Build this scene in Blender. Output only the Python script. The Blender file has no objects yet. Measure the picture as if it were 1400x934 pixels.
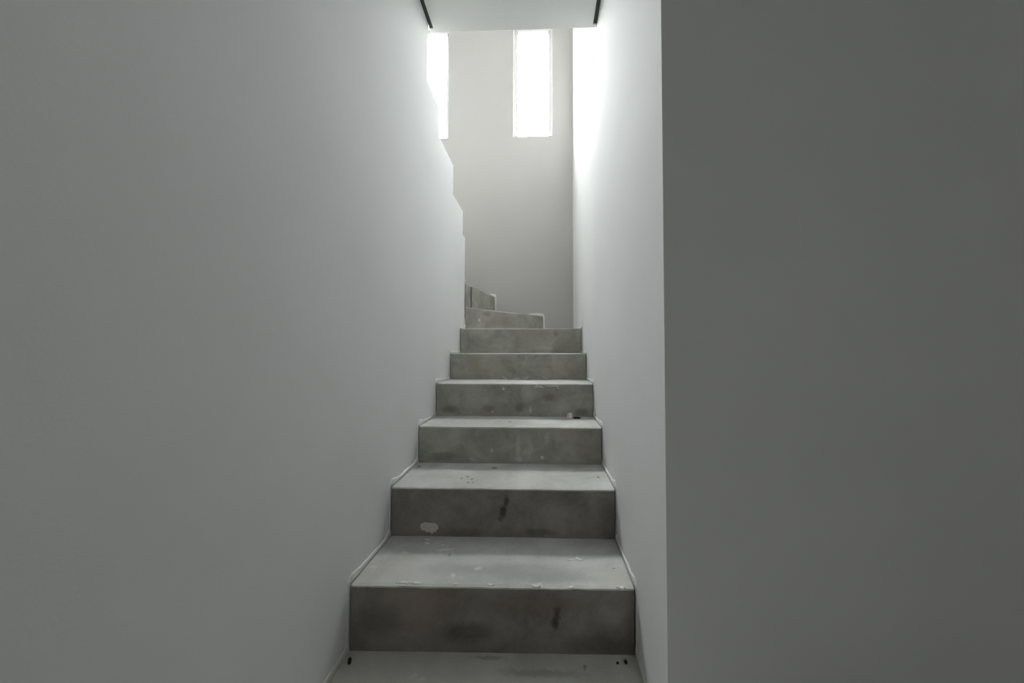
import bpy, bmesh, math, random
from mathutils import Vector, Matrix, noise

C = bpy.context.scene
COL = C.collection

# ------------------------------------------------------------------ camera
EYE = 0.931                                   # eye above the floor at the foot of the stair
cam_d = bpy.data.cameras.new('camera')
cam_d.sensor_fit = 'HORIZONTAL'
cam_d.sensor_width = 36.0
cam_d.lens = 460.0 / 1400.0 * 36.0
cam_d.shift_x = -26.5 / 1400.0
cam_d.clip_start = 0.02
cam = bpy.data.objects.new('camera', cam_d)
COL.objects.link(cam)
PITCH, YAW, ROLL = 0.02857, 0.03110, 0.00123
fwd = Vector((-math.sin(YAW) * math.cos(PITCH), math.cos(YAW) * math.cos(PITCH), math.sin(PITCH)))
rt = Vector((math.cos(YAW), math.sin(YAW), 0))
up = rt.cross(fwd)
r2 = math.cos(ROLL) * rt + math.sin(ROLL) * up
u2 = -math.sin(ROLL) * rt + math.cos(ROLL) * up
m = Matrix((r2, u2, -fwd)).transposed().to_4x4()
m.translation = Vector((0, 0, EYE))
cam.matrix_world = m
C.camera = cam

# ------------------------------------------------------------------ sky, daylight, exposure
SKY = 94.0
wd = bpy.data.worlds.new('overcast_sky')
wd.use_nodes = True
C.world = wd
bg = wd.node_tree.nodes['Background']
bg.inputs['Color'].default_value = (1.0, 0.99, 0.975, 1)
# overcast sky, brighter overhead than at the horizon, over grey ground
wn = wd.node_tree
tc = wn.nodes.new('ShaderNodeTexCoord')
sx = wn.nodes.new('ShaderNodeSeparateXYZ')
wn.links.new(tc.outputs['Generated'], sx.inputs[0])
rp = wn.nodes.new('ShaderNodeValToRGB')
rp.color_ramp.elements[0].position = 0.0
rp.color_ramp.elements[0].color = (.10, .10, .10, 1)
rp.color_ramp.elements[1].position = 1.0
rp.color_ramp.elements[1].color = (1, 1, 1, 1)
e_ = rp.color_ramp.elements.new(.495)
e_.color = (.10, .10, .10, 1)
e_ = rp.color_ramp.elements.new(.505)
e_.color = (.58, .58, .58, 1)
mr = wn.nodes.new('ShaderNodeMapRange')
mr.inputs[1].default_value = -1
mr.inputs[2].default_value = 1
wn.links.new(sx.outputs['Z'], mr.inputs[0])
wn.links.new(mr.outputs[0], rp.inputs[0])
ml = wn.nodes.new('ShaderNodeMath')
ml.operation = 'MULTIPLY'
ml.inputs[1].default_value = SKY
wn.links.new(rp.outputs[0], ml.inputs[0])
wn.links.new(ml.outputs[0], bg.inputs['Strength'])


def portal(loc, rot, sx, sy):
    d = bpy.data.lights.new('sky_portal', 'AREA')
    d.shape = 'RECTANGLE'
    d.size, d.size_y = sx, sy
    d.cycles.is_portal = True
    o = bpy.data.objects.new('sky_portal', d)
    o.location = loc
    o.rotation_euler = rot
    COL.objects.link(o)


C.view_settings.view_transform = 'Standard'
C.view_settings.look = 'None'
C.view_settings.exposure = 0.0
C.view_settings.gamma = 1.0
C.view_settings.use_curve_mapping = False
C.cycles.max_bounces = 14
C.cycles.diffuse_bounces = 10
C.cycles.transparent_max_bounces = 8
C.cycles.sample_clamp_indirect = 8.0
C.cycles.caustics_reflective = False
C.cycles.caustics_refractive = False

# ------------------------------------------------------------------ materials


def new_mat(name):
    mt = bpy.data.materials.new(name)
    mt.use_nodes = True
    nt = mt.node_tree
    return mt, nt, nt.nodes['Principled BSDF']


def nd(nt, t, **kw):
    n = nt.nodes.new(t)
    for k, v in kw.items():
        n.inputs[k].default_value = v
    return n


def mix_col(nt, fac, a, b):
    n = nt.nodes.new('ShaderNodeMix')
    n.data_type = 'RGBA'
    for sock, v in ((n.inputs[0], fac), (n.inputs[6], a), (n.inputs[7], b)):
        if hasattr(v, 'is_output'):
            nt.links.new(v, sock)
        else:
            sock.default_value = v if not isinstance(v, tuple) else (*v, 1)
    return n.outputs[2]


def ramp(nt, val, a, b, ca=0.0, cb=1.0):
    n = nt.nodes.new('ShaderNodeMapRange')
    n.inputs[1].default_value = a
    n.inputs[2].default_value = b
    n.inputs[3].default_value = ca
    n.inputs[4].default_value = cb
    nt.links.new(val, n.inputs[0])
    return n.outputs[0]


def plaster(name, col, rough=0.85, spec=0.25, tint=0.03):
    mt, nt, p = new_mat(name)
    g = nt.nodes.new('ShaderNodeNewGeometry')
    n1 = nd(nt, 'ShaderNodeTexNoise', Scale=1.6, Detail=4.0)
    n2 = nd(nt, 'ShaderNodeTexNoise', Scale=160.0, Detail=3.0)
    nt.links.new(g.outputs['Position'], n1.inputs['Vector'])
    nt.links.new(g.outputs['Position'], n2.inputs['Vector'])
    lo = tuple(c * (1 - tint) for c in col)
    hi = tuple(min(1, c * (1 + tint)) for c in col)
    nt.links.new(mix_col(nt, ramp(nt, n1.outputs['Fac'], .3, .7), lo, hi), p.inputs['Base Color'])
    p.inputs['Roughness'].default_value = rough
    p.inputs['Specular IOR Level'].default_value = spec
    b = nd(nt, 'ShaderNodeBump', Strength=0.08, Distance=0.002)
    nt.links.new(n2.outputs['Fac'], b.inputs['Height'])
    nt.links.new(b.outputs['Normal'], p.inputs['Normal'])
    return mt


def concrete(name, dark, light, warm, rough=0.8, speck=0.0, scale=7.0, spec=0.3, marks=()):
    mt, nt, p = new_mat(name)
    g = nt.nodes.new('ShaderNodeNewGeometry')
    P = g.outputs['Position']
    n1 = nd(nt, 'ShaderNodeTexNoise', Scale=scale, Detail=6.0, Roughness=0.62, Distortion=0.4)
    n2 = nd(nt, 'ShaderNodeTexNoise', Scale=2.6, Detail=3.0)
    n3 = nd(nt, 'ShaderNodeTexNoise', Scale=90.0, Detail=5.0, Roughness=0.7)
    n4 = nd(nt, 'ShaderNodeTexNoise', Scale=38.0, Detail=4.0, Roughness=0.6)
    for n in (n1, n2, n3, n4):
        nt.links.new(P, n.inputs['Vector'])
    c = mix_col(nt, ramp(nt, n1.outputs['Fac'], .36, .64), dark, light)
    c = mix_col(nt, ramp(nt, n2.outputs['Fac'], .5, .75, 0, .55), c, warm)
    c = mix_col(nt, ramp(nt, n3.outputs['Fac'], .35, .8, 0, .25), c, tuple(x * 1.25 for x in light))
    if speck:
        c = mix_col(nt, ramp(nt, n4.outputs['Fac'], .66, .74, 0, speck), c, (.62, .62, .60))
    if marks:
        # position warped by noise, so that every mark has a ragged outline
        wz = nd(nt, 'ShaderNodeTexNoise', Scale=55.0, Detail=4.0, Roughness=0.65)
        nt.links.new(P, wz.inputs['Vector'])
        sub = nt.nodes.new('ShaderNodeVectorMath')
        sub.operation = 'MULTIPLY_ADD'
        sub.inputs[1].default_value = (.030, .030, .030)
        nt.links.new(wz.outputs['Color'], sub.inputs[0])
        nt.links.new(P, sub.inputs[2])
        for mk_ in marks:
            x, y, z, ra, rb, mc, st = mk_
            tread = marks is T_MARKS
            d1 = nt.nodes.new('ShaderNodeVectorMath')
            d1.operation = 'SUBTRACT'
            d1.inputs[1].default_value = (x + .015, y + .015, z + .015)
            nt.links.new(sub.outputs[0], d1.inputs[0])
            d2 = nt.nodes.new('ShaderNodeVectorMath')
            d2.operation = 'MULTIPLY'
            d2.inputs[1].default_value = (1 / ra, 1 / rb, 1 / .05) if tread else (1 / ra, 1 / .06, 1 / rb)
            nt.links.new(d1.outputs[0], d2.inputs[0])
            d3 = nt.nodes.new('ShaderNodeVectorMath')
            d3.operation = 'LENGTH'
            nt.links.new(d2.outputs[0], d3.inputs[0])
            c = mix_col(nt, ramp(nt, d3.outputs['Value'], 1.35, .55, 0, st), c, mc)
    nt.links.new(c, p.inputs['Base Color'])
    p.inputs['Roughness'].default_value = rough
    p.inputs['Specular IOR Level'].default_value = spec
    b = nd(nt, 'ShaderNodeBump', Strength=0.25, Distance=0.003)
    nt.links.new(n4.outputs['Fac'], b.inputs['Height'])
    nt.links.new(b.outputs['Normal'], p.inputs['Normal'])
    return mt


def plain(name, col, rough=0.6):
    mt, nt, p = new_mat(name)
    g = nt.nodes.new('ShaderNodeNewGeometry')
    n = nd(nt, 'ShaderNodeTexNoise', Scale=60.0, Detail=3.0)
    nt.links.new(g.outputs['Position'], n.inputs['Vector'])
    nt.links.new(mix_col(nt, n.outputs['Fac'], tuple(c * .85 for c in col), tuple(min(1, c * 1.1) for c in col)), p.inputs['Base Color'])
    p.inputs['Roughness'].default_value = rough
    return mt


M_WALL = plaster('white_wall_paint', (.76, .765, .77))
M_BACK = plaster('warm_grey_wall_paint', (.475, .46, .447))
M_FRONT = plaster('white_hall_paint', (.74, .74, .745))
M_CEIL = plaster('ceiling_paint', (.84, .845, .825))
M_BEAD = plaster('skim_plaster', (.80, .80, .78), tint=.08)
R_MARKS = [  # x, y, z, rx, rz, colour, strength: stains and scuffs on the risers
    (-.140, 1.338, .340, .010, .024, (.05, .046, .04), .75), (-.152, 1.338, .300, .014, .024, (.045, .042, .036), .85),
    (-.163, 1.338, .270, .009, .012, (.05, .046, .04), .6),
    (-.010, 1.338, .222, .060, .014, (.08, .085, .06), .55), (-.30, 1.338, .215, .075, .018, (.09, .085, .07), .4),
    (.048, 1.061, .128, .009, .016, (.05, .046, .042), .75), (.043, 1.061, .095, .012, .022, (.05, .046, .042), .75),
    (-.228, 1.061, .060, .085, .030, (.06, .056, .05), .55), (-.50, 1.061, .090, .060, .050, (.08, .076, .068), .4),
    (-.02, 1.061, .150, .16, .03, (.22, .15, .13), .35), (.18, 1.061, .03, .10, .03, (.07, .066, .06), .4),
    (-.115, 1.629, .467, .012, .050, (.62, .61, .57), .40), (-.055, 1.629, .458, .012, .045, (.60, .59, .56), .30),
    (-.075, 1.629, .43, .020, .030, (.60, .59, .56), .22), (-.108, 1.629, .412, .016, .012, (.62, .61, .57), .55),
    (.025, 1.629, .511, .010, .026, (.56, .58, .5), .35), (-.242, 1.629, .452, .006, .011, (.62, .61, .57), .6),
    (-.334, 1.629, .409, .020, .012, (.55, .54, .5), .45), (.004, 1.629, .420, .009, .006, (.75, .74, .7), .9),
    (-.48, 1.629, .42, .07, .02, (.14, .135, .11), .5), (.21, 1.629, .46, .05, .06, (.22, .16, .13), .35),
    (-.126, 1.8965, .615, .025, .025, (.15, .14, .12), .6), (.038, 1.8965, .673, .034, .020, (.16, .155, .13), .6),
    (-.520, 1.8965, .600, .045, .022, (.14, .14, .11), .6), (-.30, 1.8965, .61, .030, .020, (.17, .16, .13), .5),
    (.22, 1.8965, .59, .035, .02, (.16, .155, .13), .5), (-.217, 1.8965, .721, .008, .007, (.75, .74, .7), .8),
    (-.065, 1.8965, .603, .006, .018, (.70, .69, .65), .6), (-.28, 1.8965, .592, .007, .004, (.7, .69, .65), .6),
    (.10, 2.446, 1.06, .02, .02, (.2, .19, .16), .5), (.05, 2.446, .95, .03, .012, (.48, .47, .43), .4),
    (-.44, 2.1785, .86, .05, .05, (.30, .30, .2), .3), (.22, 2.1785, .80, .05, .04, (.30, .29, .18), .4),
    (-.505, 2.70, 1.18, .010, .010, (.75, .74, .7), .8), (-.46, 2.76, 1.235, .035, .022, (.2, .19, .16), .6),
    (-.57, 2.60, 1.20, .022, .09, (.36, .27, .22), .5),
]
T_MARKS = [  # x, y, z, rx, ry, colour, strength: the same on the treads
    (-.217, 1.565, .3905, .012, .012, (.12, .12, .11), .8), (-.341, 1.436, .3905, .005, .006, (.12, .12, .11), .8),
    (-.317, 1.453, .3905, .006, .007, (.12, .12, .11), .8), (-.296, 1.429, .3905, .006, .007, (.12, .12, .11), .8),
    (-.303, 1.389, .3905, .006, .006, (.13, .13, .12), .7), (-.285, 1.393, .3905, .005, .006, (.12, .12, .11), .7),
    (.242, 1.464, .3905, .006, .008, (.13, .13, .12), .8), (-.574, 1.573, .3905, .007, .010, (.1, .1, .09), .8),
    (-.165, 1.743, .5655, .010, .010, (.12, .11, .11), .9), (-.02, 1.72, .5655, .06, .012, (.72, .71, .68), .5),
    (-.05, 1.150, .200, .20, .030, (.36, .36, .37), .5), (.03, 1.11, .200, .16, .022, (.34, .34, .35), .55),
    (.10, 1.18, .200, .10, .03, (.62, .62, .62), .45), (-.30, 1.14, .200, .10, .03, (.40, .40, .41), .4),
    (-.47, 1.15, .200, .05, .04, (.62, .60, .54), .45), (.23, 1.10, .200, .05, .05, (.62, .60, .54), .45),
    (-.213, 1.148, .200, .012, .010, (.75, .75, .73), .7), (-.288, 1.112, .200, .006, .012, (.78, .78, .75), .7),
    (-.494, 1.225, .200, .012, .008, (.7, .7, .66), .6), (-.569, 1.144, .200, .012, .010, (.7, .68, .62), .6),
    (-.33, 1.22, .200, .004, .010, (.2, .2, .2), .7), (.242, 1.16, .200, .004, .004, (.15, .15, .14), .8),
    (-.10, 1.23, .200, .02, .010, (.70, .70, .68), .4), (-.011, 1.075, .200, .016, .008, (.8, .8, .78), .6),
    (.0, 1.0, 0, .12, .012, (.30, .30, .27), .5), (-.367, .983, 0, .009, .007, (.75, .75, .72), .8),
    (-.338, .973, 0, .006, .005, (.75, .75, .72), .7), (.09, .955, 0, .04, .015, (.26, .25, .23), .5),
    (.128, 1.024, 0, .008, .006, (.2, .19, .18), .7), (-.16, 1.045, 0, .05, .006, (.24, .23, .21), .5),
]
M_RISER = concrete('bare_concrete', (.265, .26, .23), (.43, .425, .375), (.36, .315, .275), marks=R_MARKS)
M_RISER_BROWN = concrete('dark_brown_concrete', (.165, .152, .138), (.29, .27, .247), (.27, .20, .175), marks=R_MARKS)  # darker, browner concrete for the two lowest steps
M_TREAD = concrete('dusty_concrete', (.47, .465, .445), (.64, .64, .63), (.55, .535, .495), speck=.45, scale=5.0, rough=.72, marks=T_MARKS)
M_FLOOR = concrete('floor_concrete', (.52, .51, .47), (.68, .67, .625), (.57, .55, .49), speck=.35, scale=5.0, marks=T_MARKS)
M_SPLASH = plain('dried_plaster', (.62, .61, .57), .9)
M_JOINTBROWN = plain('brown_joint', (.15, .125, .105), .9)
M_JOINT = plain('dark_joint_filler', (.06, .065, .065), .8)
M_FRAME = plain('white_window_frame', (.80, .80, .80), .35)
M_CRUMB = plain('mortar_crumb', (.80, .79, .76), .95)
M_GASKET = plain('grey_gasket', (.25, .25, .25), .7)
M_DARKCRUMB = plain('dark_grit', (.035, .03, .028), .9)

M_GLASS = bpy.data.materials.new('window_glass')
M_GLASS.use_nodes = True
nt = M_GLASS.node_tree
nt.nodes.clear()
o_ = nt.nodes.new('ShaderNodeOutputMaterial')
mx = nt.nodes.new('ShaderNodeMixShader')
fr = nt.nodes.new('ShaderNodeFresnel')
gb = nt.nodes.new('ShaderNodeNewGeometry')
nt.links.new(ramp(nt, gb.outputs['Backfacing'], 0, 1, 1.45, 1 / 1.45), fr.inputs['IOR'])
tr = nt.nodes.new('ShaderNodeBsdfTransparent')
tr.inputs[0].default_value = (.93, .95, .95, 1)
gl = nd(nt, 'ShaderNodeBsdfGlossy', Roughness=0.02)
nt.links.new(fr.outputs[0], mx.inputs[0])
nt.links.new(tr.outputs[0], mx.inputs[1])
nt.links.new(gl.outputs[0], mx.inputs[2])
nt.links.new(mx.outputs[0], o_.inputs[0])

# ------------------------------------------------------------------ mesh helpers


def add_box(bm, x0, x1, y0, y1, z0, z1):
    v = [bm.verts.new((x, y, z)) for x in (x0, x1) for y in (y0, y1) for z in (z0, z1)]
    for f in ((0, 1, 3, 2), (4, 6, 7, 5), (0, 4, 5, 1), (2, 3, 7, 6), (0, 2, 6, 4), (1, 5, 7, 3)):
        bm.faces.new([v[i] for i in f])


def add_prism(bm, pts, axis, a, b):
    """pts: outline in the two other axes; extruded along axis from a to b."""
    def mk(p, t):
        if axis == 'x':
            return (t, p[0], p[1])
        if axis == 'y':
            return (p[0], t, p[1])
        return (p[0], p[1], t)
    A = [bm.verts.new(mk(p, a)) for p in pts]
    B = [bm.verts.new(mk(p, b)) for p in pts]
    bm.faces.new(A)
    bm.faces.new(B[::-1])
    n = len(pts)
    for i in range(n):
        bm.faces.new((A[i], B[i], B[(i + 1) % n], A[(i + 1) % n]))


def obj(name, bm, mat, parent=None, smooth=False):
    bmesh.ops.recalc_face_normals(bm, faces=bm.faces)
    me = bpy.data.meshes.new(name)
    bm.to_mesh(me)
    bm.free()
    me.materials.append(mat)
    if smooth:
        for p in me.polygons:
            p.use_smooth = True
    o = bpy.data.objects.new(name, me)
    COL.objects.link(o)
    if parent:
        o.parent = parent
    return o


def struct(name, bm, mat, label=None):
    o = obj(name, bm, mat)
    o['kind'] = 'structure'
    if label:
        o['label'] = label
    return o


def boxes(*bs):
    bm = bmesh.new()
    for b in bs:
        add_box(bm, *b)
    return bm


# ------------------------------------------------------------------ measured layout (metres; z above floor)
XL, XR = -0.5955, 0.2845            # concrete edges of the lower flight
WALL_GAP = 0.005
WL = XL - WALL_GAP                  # face of the left wall
WR = XR + WALL_GAP                  # face of the right wall
SPINE = 0.105                       # thickness of the left (spine) wall
XO = -1.66                          # far left wall of the stairwell
YB = 3.256                          # back wall
YF = 0.804                          # hall face of the right wall
ZC = EYE + 1.721                    # slab underside
ZT = EYE + 1.90                     # slab top
YS = 1.751                          # slab end
ROOF = EYE + 3.75
YR = -2.7                           # rear wall of the hall
XH = 2.9                            # right wall of the hall
R_D = [1.061, 1.338, 1.629, 1.8965, 2.1785, 2.446]            # riser planes 1..6
R_Z = [0.0, 0.200, 0.3905, 0.5655, 0.748, 0.916, 1.097]       # floor, treads 1..6
Z7, Z8, Z9, Z10 = EYE + .341, EYE + .530, EYE + .71, EYE + .892
UP_Y = [2.520, 2.237, 1.932, 1.719, 1.44, 1.16]               # risers of the upper flight
UP_Z = [EYE + 1.067, EYE + 1.262, EYE + 1.430, EYE + 1.60, EYE + 1.75, ZT]

T = .14                             # back wall thickness

# ------------------------------------------------------------------ the setting
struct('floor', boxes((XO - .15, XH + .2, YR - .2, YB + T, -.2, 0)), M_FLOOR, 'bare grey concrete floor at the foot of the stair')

# left (spine) wall: stepped along the upper flight
bm = bmesh.new()
prof = [(YR, 0), (2.60, 0), (2.60, Z10), (UP_Y[0], Z10)]
for i in range(4):
    prof.append((UP_Y[i], UP_Z[i] if i < 3 else ZT))
    if i < 3:
        prof.append((UP_Y[i + 1], UP_Z[i]))
prof.append((YR, ZT))
add_prism(bm, prof, 'x', WL - SPINE, WL)
wl = struct('wall_left', bm, M_WALL, 'white plastered wall left of the stair, its far edge stepped')
bv = wl.modifiers.new('soft_edges', 'BEVEL')
bv.width = .010
bv.segments = 3
bv.limit_method = 'ANGLE'

# right wall and the hall face it turns into
bm = bmesh.new()
add_prism(bm, [(WR, YF), (WR, 2.2), (WR + .013, YB), (WR + .18, YB), (WR + .18, YF + .18)], 'z', 0, ROOF)
wr = struct('wall_right', bm, M_WALL, 'white plastered wall right of the stair')
bm = bmesh.new()
add_prism(bm, [(WR, YF), (XH, YF), (XH, YF + .18), (WR + .18, YF + .18)], 'z', 0, ZC)
wf = struct('wall_front', bm, M_FRONT, 'shaded grey hall wall right of the stair opening')

# back wall with two tall window openings
WIN = [(-1.42, -.929, EYE + 2.118, EYE + 3.28), (-.281, .101, EYE + 2.113, EYE + 3.28)]
bm = bmesh.new()
z0, z1 = WIN[0][2], WIN[0][3]
add_box(bm, XO - .15, WR + .2, YB, YB + T, 0, z0)
add_box(bm, XO - .15, WR + .2, YB, YB + T, z1, ROOF)
for a, b in ((XO - .15, WIN[0][0]), (WIN[0][1], WIN[1][0]), (WIN[1][1], WR + .2)):
    add_box(bm, a, b, YB, YB + T, z0, z1)
struct('wall_back', bm, M_BACK, 'pale warm grey back wall of the stairwell with two tall windows')

struct('wall_far_left', boxes((XO - .15, XO, YR - .15, YB, 0, ROOF)), M_WALL)
struct('wall_upper_right', boxes((WR, WR + .18, YR, YF + .18, ZT, ROOF)), M_WALL)
struct('wall_upper_bounce', boxes((XO, WR + .18, .35, .5, ZT, ROOF)), M_WALL)  # added unseen wall, throws window light back onto the upper risers
struct('ceiling_stairwell', boxes((XO - .15, WR + .2, YR - .15, YB + T, ROOF, ROOF + .15)), M_CEIL)

# slab over the lower flight, a slot with dark filler between it and each wall
SL, SR = WL + .021, WR - .021
struct('ceiling', boxes((SL, SR, YF - .0, YS - .018, ZC, ZT), (WL, WR, YS - .018, YS, ZC, ZT)), M_CEIL, 'pale grey slab soffit over the lower flight')
struct('ceiling_hall', boxes((WL, XH + .2, YR - .2, YF, ZC, ZT)), M_CEIL)
struct('trim_1', boxes((WL, SL, YF, YS - .018, ZC + .006, ZC + .05)), M_JOINT, 'dark joint between slab and left wall')
struct('trim_2', boxes((SR, WR, YF, YS - .018, ZC + .006, ZC + .05)), M_JOINT, 'dark joint between slab and right wall')
struct('floor_upper', boxes((XO, WL - SPINE, YR, UP_Y[5], ZC, ZT)), M_FLOOR)

# hall behind the viewer, with a window that lights it
HW = (.48, 1.00, 1.78, 1.95)
bm = bmesh.new()
add_box(bm, WL - SPINE, XH + .2, YR - .15, YR, 0, HW[2])
add_box(bm, WL - SPINE, XH + .2, YR - .15, YR, HW[3], ZC)
add_box(bm, WL - SPINE, HW[0], YR - .15, YR, HW[2], HW[3])
add_box(bm, HW[1], XH + .2, YR - .15, YR, HW[2], HW[3])
struct('wall_rear', bm, M_FRONT)
struct('wall_hall', boxes((XH, XH + .2, YR, YF + .18, 0, ZC)), M_FRONT)


def window(n, x0, x1, z0, z1, y, out, label):
    """frame set deep in the reveal; out = +1 / -1 the outdoor side"""
    fw = .030
    ya, yb = sorted((y + out * .075, y + out * .115))
    bm = boxes((x0, x0 + fw, ya, yb, z0, z1), (x1 - fw, x1, ya, yb, z0, z1),
               (x0 + fw, x1 - fw, ya, yb, z0, z0 + fw), (x0 + fw, x1 - fw, ya, yb, z1 - fw, z1))
    w = struct(f'window_{n}', bm, M_FRAME, label)
    ym = (ya + yb) / 2
    obj('pane', boxes((x0 + fw, x1 - fw, ym - .002, ym + .002, z0 + fw, z1 - fw)), M_GLASS, w)
    g = .006
    bm = boxes((x0 + fw, x0 + fw + g, ya - .006, ya, z0 + fw, z1 - fw), (x1 - fw - g, x1 - fw, ya - .006, ya, z0 + fw, z1 - fw)) if out > 0 else None
    if bm:
        obj('gasket', bm, M_GASKET, w)
    portal(((x0 + x1) / 2, y + out * .16, (z0 + z1) / 2), (-math.pi / 2 if out > 0 else math.pi / 2, 0, 0), x1 - x0, z1 - z0)


window(1, *WIN[0], YB, 1, 'tall bright window half hidden by the left wall')
window(2, *WIN[1], YB, 1, 'tall bright window in the middle of the back wall')
window(3, *HW, YR, -1, 'window in the hall behind the viewer')

# ------------------------------------------------------------------ the staircase
stair = bpy.data.objects.new('staircase', None)
stair.location = (0, 0, 0)
COL.objects.link(stair)
stair['label'] = 'bare concrete staircase rising between white walls and winding left'
stair['category'] = 'staircase'


def nz(x, y, z, s):
    return noise.noise(Vector((x * s, y * s, z * s)))


def step_block(x0, x1, yL, yR, y1, zb, z, seed, nx=70):
    """rough-cast step: riser grid with an uneven arris; zb = level of the tread below"""
    bm = bmesh.new()
    nzr = 8
    rows = []
    e = .006                                    # tread layer sits on top
    for j in range(nzr + 1):
        t = j / nzr
        row = []
        for i in range(nx + 1):
            s = i / nx
            x = x0 + (x1 - x0) * s
            y = yL + (yR - yL) * s + .0022 * nz(x, seed, t * .8, 7) + .0012 * nz(x, seed, t * .2, 28)
            zz = zb - .02 + (z - e - zb + .02) * t
            if j == nzr:
                chip = max(0, nz(x, seed * 3.1, 0, 17) - .32) * .012
                y += .0018 + chip
                zz -= chip * .4
            row.append(bm.verts.new((x, y, zz)))
        rows.append(row)
    back = [bm.verts.new((x0 + (x1 - x0) * i / nx, y1, z - e)) for i in range(nx + 1)]
    backb = [bm.verts.new((x0 + (x1 - x0) * i / nx, y1, zb - .02)) for i in range(nx + 1)]
    rows.append(back)
    rows.append(backb)
    for a, b in zip(rows[:-1], rows[1:]):
        for i in range(nx):
            bm.faces.new((a[i], a[i + 1], b[i + 1], b[i]))
    a, b = rows[-1], rows[0]
    for i in range(nx):
        bm.faces.new((a[i], a[i + 1], b[i + 1], b[i]))
    bm.faces.new([r[0] for r in rows])
    bm.faces.new([r[-1] for r in rows][::-1])
    return bm


def tread_layer(x0, x1, yL, yR, y1, z, seed, nx=70, ny=12):
    """thin dusty screed on the step, ragged along its front edge"""
    bm = bmesh.new()
    e = .006
    rows = []
    for j in range(ny + 1):
        t = j / ny
        row = []
        for i in range(nx + 1):
            s = i / nx
            x = x0 + (x1 - x0) * s
            yf = yL + (yR - yL) * s + .0022 * nz(x, seed, .8, 7) + .0012 * nz(x, seed, .2, 28)
            chip = max(0, nz(x, seed * 3.1, 0, 17) - .32) * .012
            yf += chip - .0005
            y = yf + (y1 - yf) * t ** 1.3
            zz = z + .0016 * nz(x, y, seed, 5) + .0007 * nz(x, y, seed, 21)
            if j == 0:
                zz -= .0022 + chip * .5
            row.append(bm.verts.new((x, y, zz)))
        rows.append(row)
    low = [bm.verts.new((v.co.x, v.co.y + .001, z - e - .002)) for v in rows[0]]
    rows.insert(0, low)
    rows.append([bm.verts.new((v.co.x, y1, z - e - .002)) for v in rows[-1]])
    for a, b in zip(rows[:-1], rows[1:]):
        for i in range(nx):
            bm.faces.new((a[i], a[i + 1], b[i + 1], b[i]))
    a, b = rows[-1], rows[0]
    for i in range(nx):
        bm.faces.new((a[i], a[i + 1], b[i + 1], b[i]))
    bm.faces.new([r[0] for r in rows])
    bm.faces.new([r[-1] for r in rows][::-1])
    return bm


SKEW = [.0065, .002, 0, 0, 0, 0]
STEPS = []
for k in range(1, 7):
    y0 = R_D[k - 1]
    sk = SKEW[k - 1]
    y1 = (R_D[k] + .012) if k < 6 else YB - .002
    if k < 6:
        s = obj('step', step_block(XL, XR, y0 - sk, y0 + sk, y1, R_Z[k - 1], R_Z[k], k * 1.7), M_RISER_BROWN if k < 3 else M_RISER, stair)
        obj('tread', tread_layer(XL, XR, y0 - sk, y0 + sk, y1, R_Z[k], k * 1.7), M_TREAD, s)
    else:
        s = obj('step', step_block(XL, XR, y0, y0, y1, R_Z[5], R_Z[6], k * 1.7), M_RISER, stair)
        s['label'] = 'sixth step, a landing where the flight turns left'
        obj('tread', tread_layer(XL, XR, y0, y0, y1, R_Z[6], k * 1.7, ny=20), M_TREAD, s)
    STEPS.append(s)

# winder steps: (inner corner(s), outer end) outlines in plan
PIV = (XL + .002, 2.588)
O7 = (.008, YB - .002)
O8 = (-.462, YB - .002)
P9 = (WL - .045, 2.605)
O9 = (-.90, YB - .002)
P10 = (WL - SPINE - .008, 2.606)
O10 = (XO + .002, 2.98)


def winder(pts, zb, z, riser_i):
    bm = bmesh.new()
    e = .006
    add_prism(bm, pts, 'z', zb - .02, z - e)
    bmesh.ops.subdivide_edges(bm, edges=bm.edges, cuts=6, use_grid_fill=True)
    for v in bm.verts:
        v.co.x += .003 * nz(*v.co, 9)
        v.co.z += .002 * nz(v.co.x, v.co.y, 7, 9) if v.co.z > z - e - .01 else 0
    s = obj('step', bm, M_RISER, stair)
    bm = bmesh.new()
    add_prism(bm, pts, 'z', z - e - .004, z)
    obj('tread', bm, M_TREAD, s)
    return s


w7 = winder([PIV, O7, O8], R_Z[6], Z7, 0)
w7['label'] = 'wedge shaped winder step against the back wall'
w8 = winder([PIV, O8, O9, P9, (PIV[0], 2.605)], Z7, Z8, 0)
w8['label'] = 'upper wedge shaped winder step at the end of the left wall'
# (the flight beyond the left wall's end)
w9 = winder([P9, O9, (XO + .002, YB - .002), O10, P10], Z8, Z9, 0)
w10 = winder([P10, O10, (XO + .002, 2.53), (WL - SPINE - .008, 2.53)], Z9, Z10, 0)
# upper flight, behind the left wall, climbing back over the hall
for i in range(6):
    zb = Z10 if i == 0 else UP_Z[i - 1]
    y1 = UP_Y[i]
    y0 = UP_Y[i + 1] - .01 if i < 5 else UP_Y[5] - .25
    z = UP_Z[i] if i < 5 else ZT - .005
    if i == 5:
        break
    s = obj('step', boxes((XO + .002, WL - SPINE - .004, y0, y1, zb - .14, z - .006)), M_RISER, stair)
    obj('tread', boxes((XO + .002, WL - SPINE - .004, y0, y1, z - .006, z)), M_TREAD, s)

# ------------------------------------------------------------------ plaster beads where the walls meet the steps


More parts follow.
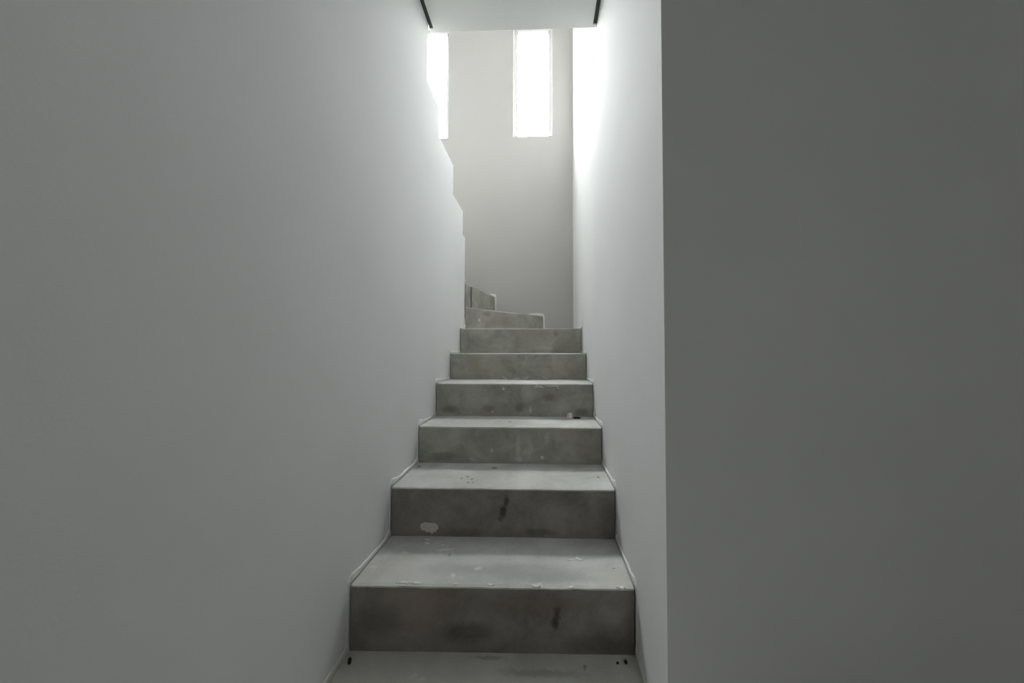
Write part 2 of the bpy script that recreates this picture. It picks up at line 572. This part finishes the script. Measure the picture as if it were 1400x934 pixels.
def bead(name, x_wall, sgn, label, end_extra):
    """zigzag strip on the wall face following floor, risers and treads"""
    base, off, thick = [], [], []
    rnd = random.Random(3 if sgn > 0 else 8)

    def put(y, z, dy, dz, f=1.0):
        thick.append(f)
        base.append((y, z + .004))
        off.append((y + dy, z + dz))
    y = -.5
    put(y, 0, 0, .016)
    for k in range(6):
        yr = R_D[k] - sgn * SKEW[k]
        zl, zh = R_Z[k], R_Z[k + 1]
        n = 6
        y_start = base[-1][0]
        for j in range(1, n + 1):
            t = j / n
            put(y_start + (yr - .001 - y_start) * t, zl, -.010 * t ** 3, .020 - .007 * t + rnd.uniform(-.003, .003) + (.012 if t == 1 else 0))
        for j in range(1, 6):
            t = j / 6
            put(yr - .001, zl + (zh - zl) * t, -.011 + rnd.uniform(-.0025, .0025), .004, .3)
        put(yr - .001, zh, -.012, .014, .3)
        put(yr + .014, zh, -.004, .027 + rnd.uniform(0, .006))
    for y, z, dy, dz in end_extra:
        put(y, z, dy, dz)
    bm = bmesh.new()
    th = WALL_GAP - .0007
    rows = []
    for (by, bz), (oy, oz), f in zip(base, off, thick):
        th = (WALL_GAP - .0007) * f
        rows.append([bm.verts.new((x_wall, by, bz)), bm.verts.new((x_wall + sgn * th, by, bz)),
                     bm.verts.new((x_wall + sgn * th * .9, oy * .85 + by * .15, oz * .85 + bz * .15)), bm.verts.new((x_wall, oy, oz))])
    for a, b in zip(rows[:-1], rows[1:]):
        for i in range(4):
            bm.faces.new((a[i], a[(i + 1) % 4], b[(i + 1) % 4], b[i]))
    bm.faces.new(rows[0])
    bm.faces.new(rows[-1][::-1])
    return struct(name, bm, M_BEAD, label)


bead('baseboard_left', WL, 1, 'ragged white plaster edge where the left wall meets the steps',
     [(2.50, R_Z[6], 0, .015), (2.570, R_Z[6], -.012, .03), (2.572, EYE + .30, -.014, .004), (2.574, EYE + .45, -.013, .004),
      (2.574, Z8, -.016, .02), (2.598, Z8, -.002, .03)])
bead('baseboard_right', WR, -1, 'ragged white plaster edge where the right wall meets the steps',
     [(2.8, R_Z[6], 0, .016), (3.25, R_Z[6], 0, .016)])
# along the back wall over the winders
bm = bmesh.new()
zig = [((.28, R_Z[6]), (.28, R_Z[6] + .02)), ((.012, R_Z[6]), (.030, R_Z[6] + .02)), ((.011, Z7 - .02), (.027, Z7 - .01)),
       ((.006, Z7 + .002), (.015, Z7 + .020)), ((-.03, Z7 + .002), (-.03, Z7 + .026)), ((-.12, Z7 + .002), (-.12, Z7 + .021)),
       ((-.15, Z7 + .002), (-.15, Z7 + .008)), ((-.455, Z7 + .002), (-.445, Z7 + .008)), ((-.458, Z8 - .03), (-.440, Z8 - .03)),
       ((-.463, Z8 + .002), (-.446, Z8 + .024)), ((-.50, Z8 + .002), (-.50, Z8 + .026)), ((-.55, Z8 + .002), (-.55, Z8 + .008)), ((-.88, Z8 + .002), (-.88, Z8 + .008))]
rows = []
for (bx, bz), (ox, oz) in zig:
    rows.append([bm.verts.new((bx, YB, bz)), bm.verts.new((bx, YB - .012, bz)), bm.verts.new((ox, YB - .010, oz)), bm.verts.new((ox, YB, oz))])
for a, b in zip(rows[:-1], rows[1:]):
    for i in range(4):
        bm.faces.new((a[i], a[(i + 1) % 4], b[(i + 1) % 4], b[i]))
bm.faces.new(rows[0])
bm.faces.new(rows[-1][::-1])
struct('baseboard_back', bm, M_BEAD, 'ragged white plaster edge where the back wall meets the winder steps')

# ------------------------------------------------------------------ marks on the concrete (thin dabs of plaster, stains, gouges)


def dab(name, mat, parent, kind, cx, cy, w, h, seed, ref, lift=.0015, ang=0.0, rag=.35):
    """irregular thin patch; kind 'riser': (cx, z) on plane y=ref; kind 'tread': (cx, y) on plane z=ref"""
    rnd = random.Random(seed)
    n = 14
    bm = bmesh.new()
    ca, sa = math.cos(ang), math.sin(ang)

    def P(u, v, d):
        a, b = cx + u * ca - v * sa, cy + u * sa + v * ca
        return (a, ref - d, b) if kind == 'riser' else (a, b, ref + d)
    if kind == 'tread':                         # lie on the uneven tread
        sd = (R_Z.index(ref)) * 1.7
        ref = ref + .0016 * nz(cx, cy, sd, 5) + .0007 * nz(cx, cy, sd, 21)
        lift = lift * .5 - .0012
    ring = []
    for i in range(n):
        t = 2 * math.pi * i / n
        r = 1 + rnd.uniform(-rag, rag)
        ring.append((math.cos(t) * r * w / 2, math.sin(t) * r * h / 2))
    bot = [bm.verts.new(P(u, v, -.004)) for u, v in ring]
    mid = [bm.verts.new(P(u, v, lift * .6 + .0016)) for u, v in ring]
    top = [bm.verts.new(P(u * .6, v * .6, lift + .0018)) for u, v in ring]
    for a, b in ((bot, mid), (mid, top)):
        for i in range(n):
            bm.faces.new((a[i], a[(i + 1) % n], b[(i + 1) % n], b[i]))
    bm.faces.new(top)
    bm.faces.new(bot[::-1])
    return obj(name, bm, mat, parent, smooth=False)


# dried plaster thrown on the second step and dragged over the arrises
S2, S4, S5 = STEPS[1], STEPS[3], STEPS[4]
S1 = STEPS[0]
dab('plaster_splash', M_SPLASH, S2, 'riser', -.448, .236, .052, .044, 4, R_D[1])
dab('plaster_splash', M_SPLASH, S2, 'riser', -.428, .230, .036, .034, 5, R_D[1])
dab('plaster_splash', M_SPLASH, S2, 'riser', -.458, .246, .016, .020, 6, R_D[1])
dab('plaster_scrape', M_SPLASH, S4, 'riser', -.020, .732, .062, .018, 7, R_D[3], rag=.5)
dab('plaster_scrape', M_SPLASH, S4, 'riser', .060, .736, .085, .008, 8, R_D[3], rag=.5)
dab('plaster_scrape', M_SPLASH, S4, 'riser', .088, .728, .026, .008, 9, R_D[3], ang=-.8)
dab('plaster_scrape', M_SPLASH, S5, 'riser', -.240, .757, .034, .009, 10, R_D[4], ang=-.35)
dab('plaster_scrape', M_SPLASH, S5, 'riser', -.165, .752, .050, .006, 14, R_D[4], ang=.05)
dab('plaster_scrape', M_SPLASH, S5, 'riser', -.098, .757, .030, .008, 11, R_D[4], ang=.5)
dab('plaster_scrape', M_SPLASH, S5, 'riser', .022, .759, .034, .008, 12, R_D[4], ang=-.5)
dab('plaster_splash', M_CRUMB, S1, 'tread', -.443, 1.312, .020, .014, 21, R_Z[1])
dab('plaster_splash', M_CRUMB, S1, 'tread', -.436, 1.288, .026, .010, 22, R_Z[1], ang=-.5)
dab('plaster_splash', M_CRUMB, S1, 'tread', -.373, 1.276, .010, .014, 23, R_Z[1])
dab('plaster_scrape', M_CRUMB, S1, 'tread', -.357, 1.250, .058, .010, 24, R_Z[1], ang=.15)
dab('plaster_scrape', M_CRUMB, S1, 'tread', -.376, 1.242, .022, .009, 25, R_Z[1], ang=-.2)
dab('plaster_scrape', M_CRUMB, S1, 'tread', .130, 1.210, .030, .010, 26, R_Z[1], ang=-.6, lift=.004)
dab('plaster_scrape', M_CRUMB, S1, 'tread', .108, 1.205, .034, .007, 27, R_Z[1], ang=.15)
for i, (x, w) in enumerate([(-.43, .05), (-.39, .03), (-.16, .022), (-.02, .03), (.09, .02), (-.27, .014), (.245, .02)]):
    dab('plaster_scrape', M_CRUMB, S1, 'tread', x, R_D[0] + .009, w, .009, 40 + i, R_Z[1], lift=.001, rag=.5)
# joint in the top winder's face, beside the inner corner
wx, wy = .134, .667
ln = math.hypot(wx, wy)
for name, s0, s1, zlo, zhi in (('joint', .150, .170, Z7 + .002, Z8 - .012),):
    a0, a1 = (PIV[0] + wx * s0, PIV[1] + wy * s0), (PIV[0] + wx * s1, PIV[1] + wy * s1)
    bm = bmesh.new()
    nx_, ny_ = wy / ln * .004, -wx / ln * .004
    add_prism(bm, [(a0[0] - nx_, a0[1] - ny_), (a1[0] - nx_, a1[1] - ny_), (a1[0] + nx_, a1[1] + ny_), (a0[0] + nx_, a0[1] + ny_)], 'z', zlo, zhi)
    obj(name, bm, M_JOINTBROWN, w8)

# ------------------------------------------------------------------ loose crumbs lying on the steps


def crumb(name, mat, x, y, z, sx, sy, sz, seed, label, cat):
    rnd = random.Random(seed)
    bm = bmesh.new()
    bmesh.ops.create_icosphere(bm, subdivisions=2, radius=1)
    for v in bm.verts:
        n = 1 + .35 * noise.noise(v.co * 1.6 + Vector((seed, 0, 0)))
        v.co = Vector((v.co.x * sx * n, v.co.y * sy * n, v.co.z * sz * n))
    lo = min(v.co.z for v in bm.verts)
    cut = lo + .35 * sz
    for v in bm.verts:
        v.co.z = max(v.co.z, cut) - cut
    o = obj(name, bm, mat)
    o.location = (x, y, z)
    o['label'] = label
    o['category'] = cat
    return o


crumb('mortar_lump', M_CRUMB, .152, 1.853, R_Z[3] + .0012, .018, .014, .018, 3, 'pale lump of mortar on the third tread, right of centre near the fourth riser', 'rubble')
crumb('mortar_lump', M_DARKCRUMB, .190, 1.842, R_Z[3] + .0012, .021, .010, .005, 5, 'flat dark crumb lying just right of the pale mortar lump', 'rubble')
crumb('grit', M_DARKCRUMB, -.572, 1.012, .0, .005, .007, .010, 7, 'small black crumb on the floor by the left wall below the first step', 'rubble')
crumb('grit', M_DARKCRUMB, .251, 1.040, .0, .005, .006, .005, 9, 'black crumb on the floor near the right wall, larger of two', 'rubble')
crumb('grit', M_DARKCRUMB, .226, 1.038, .0, .004, .004, .003, 11, 'tiny dark grain on the floor just left of the black crumb by the right wall', 'rubble')
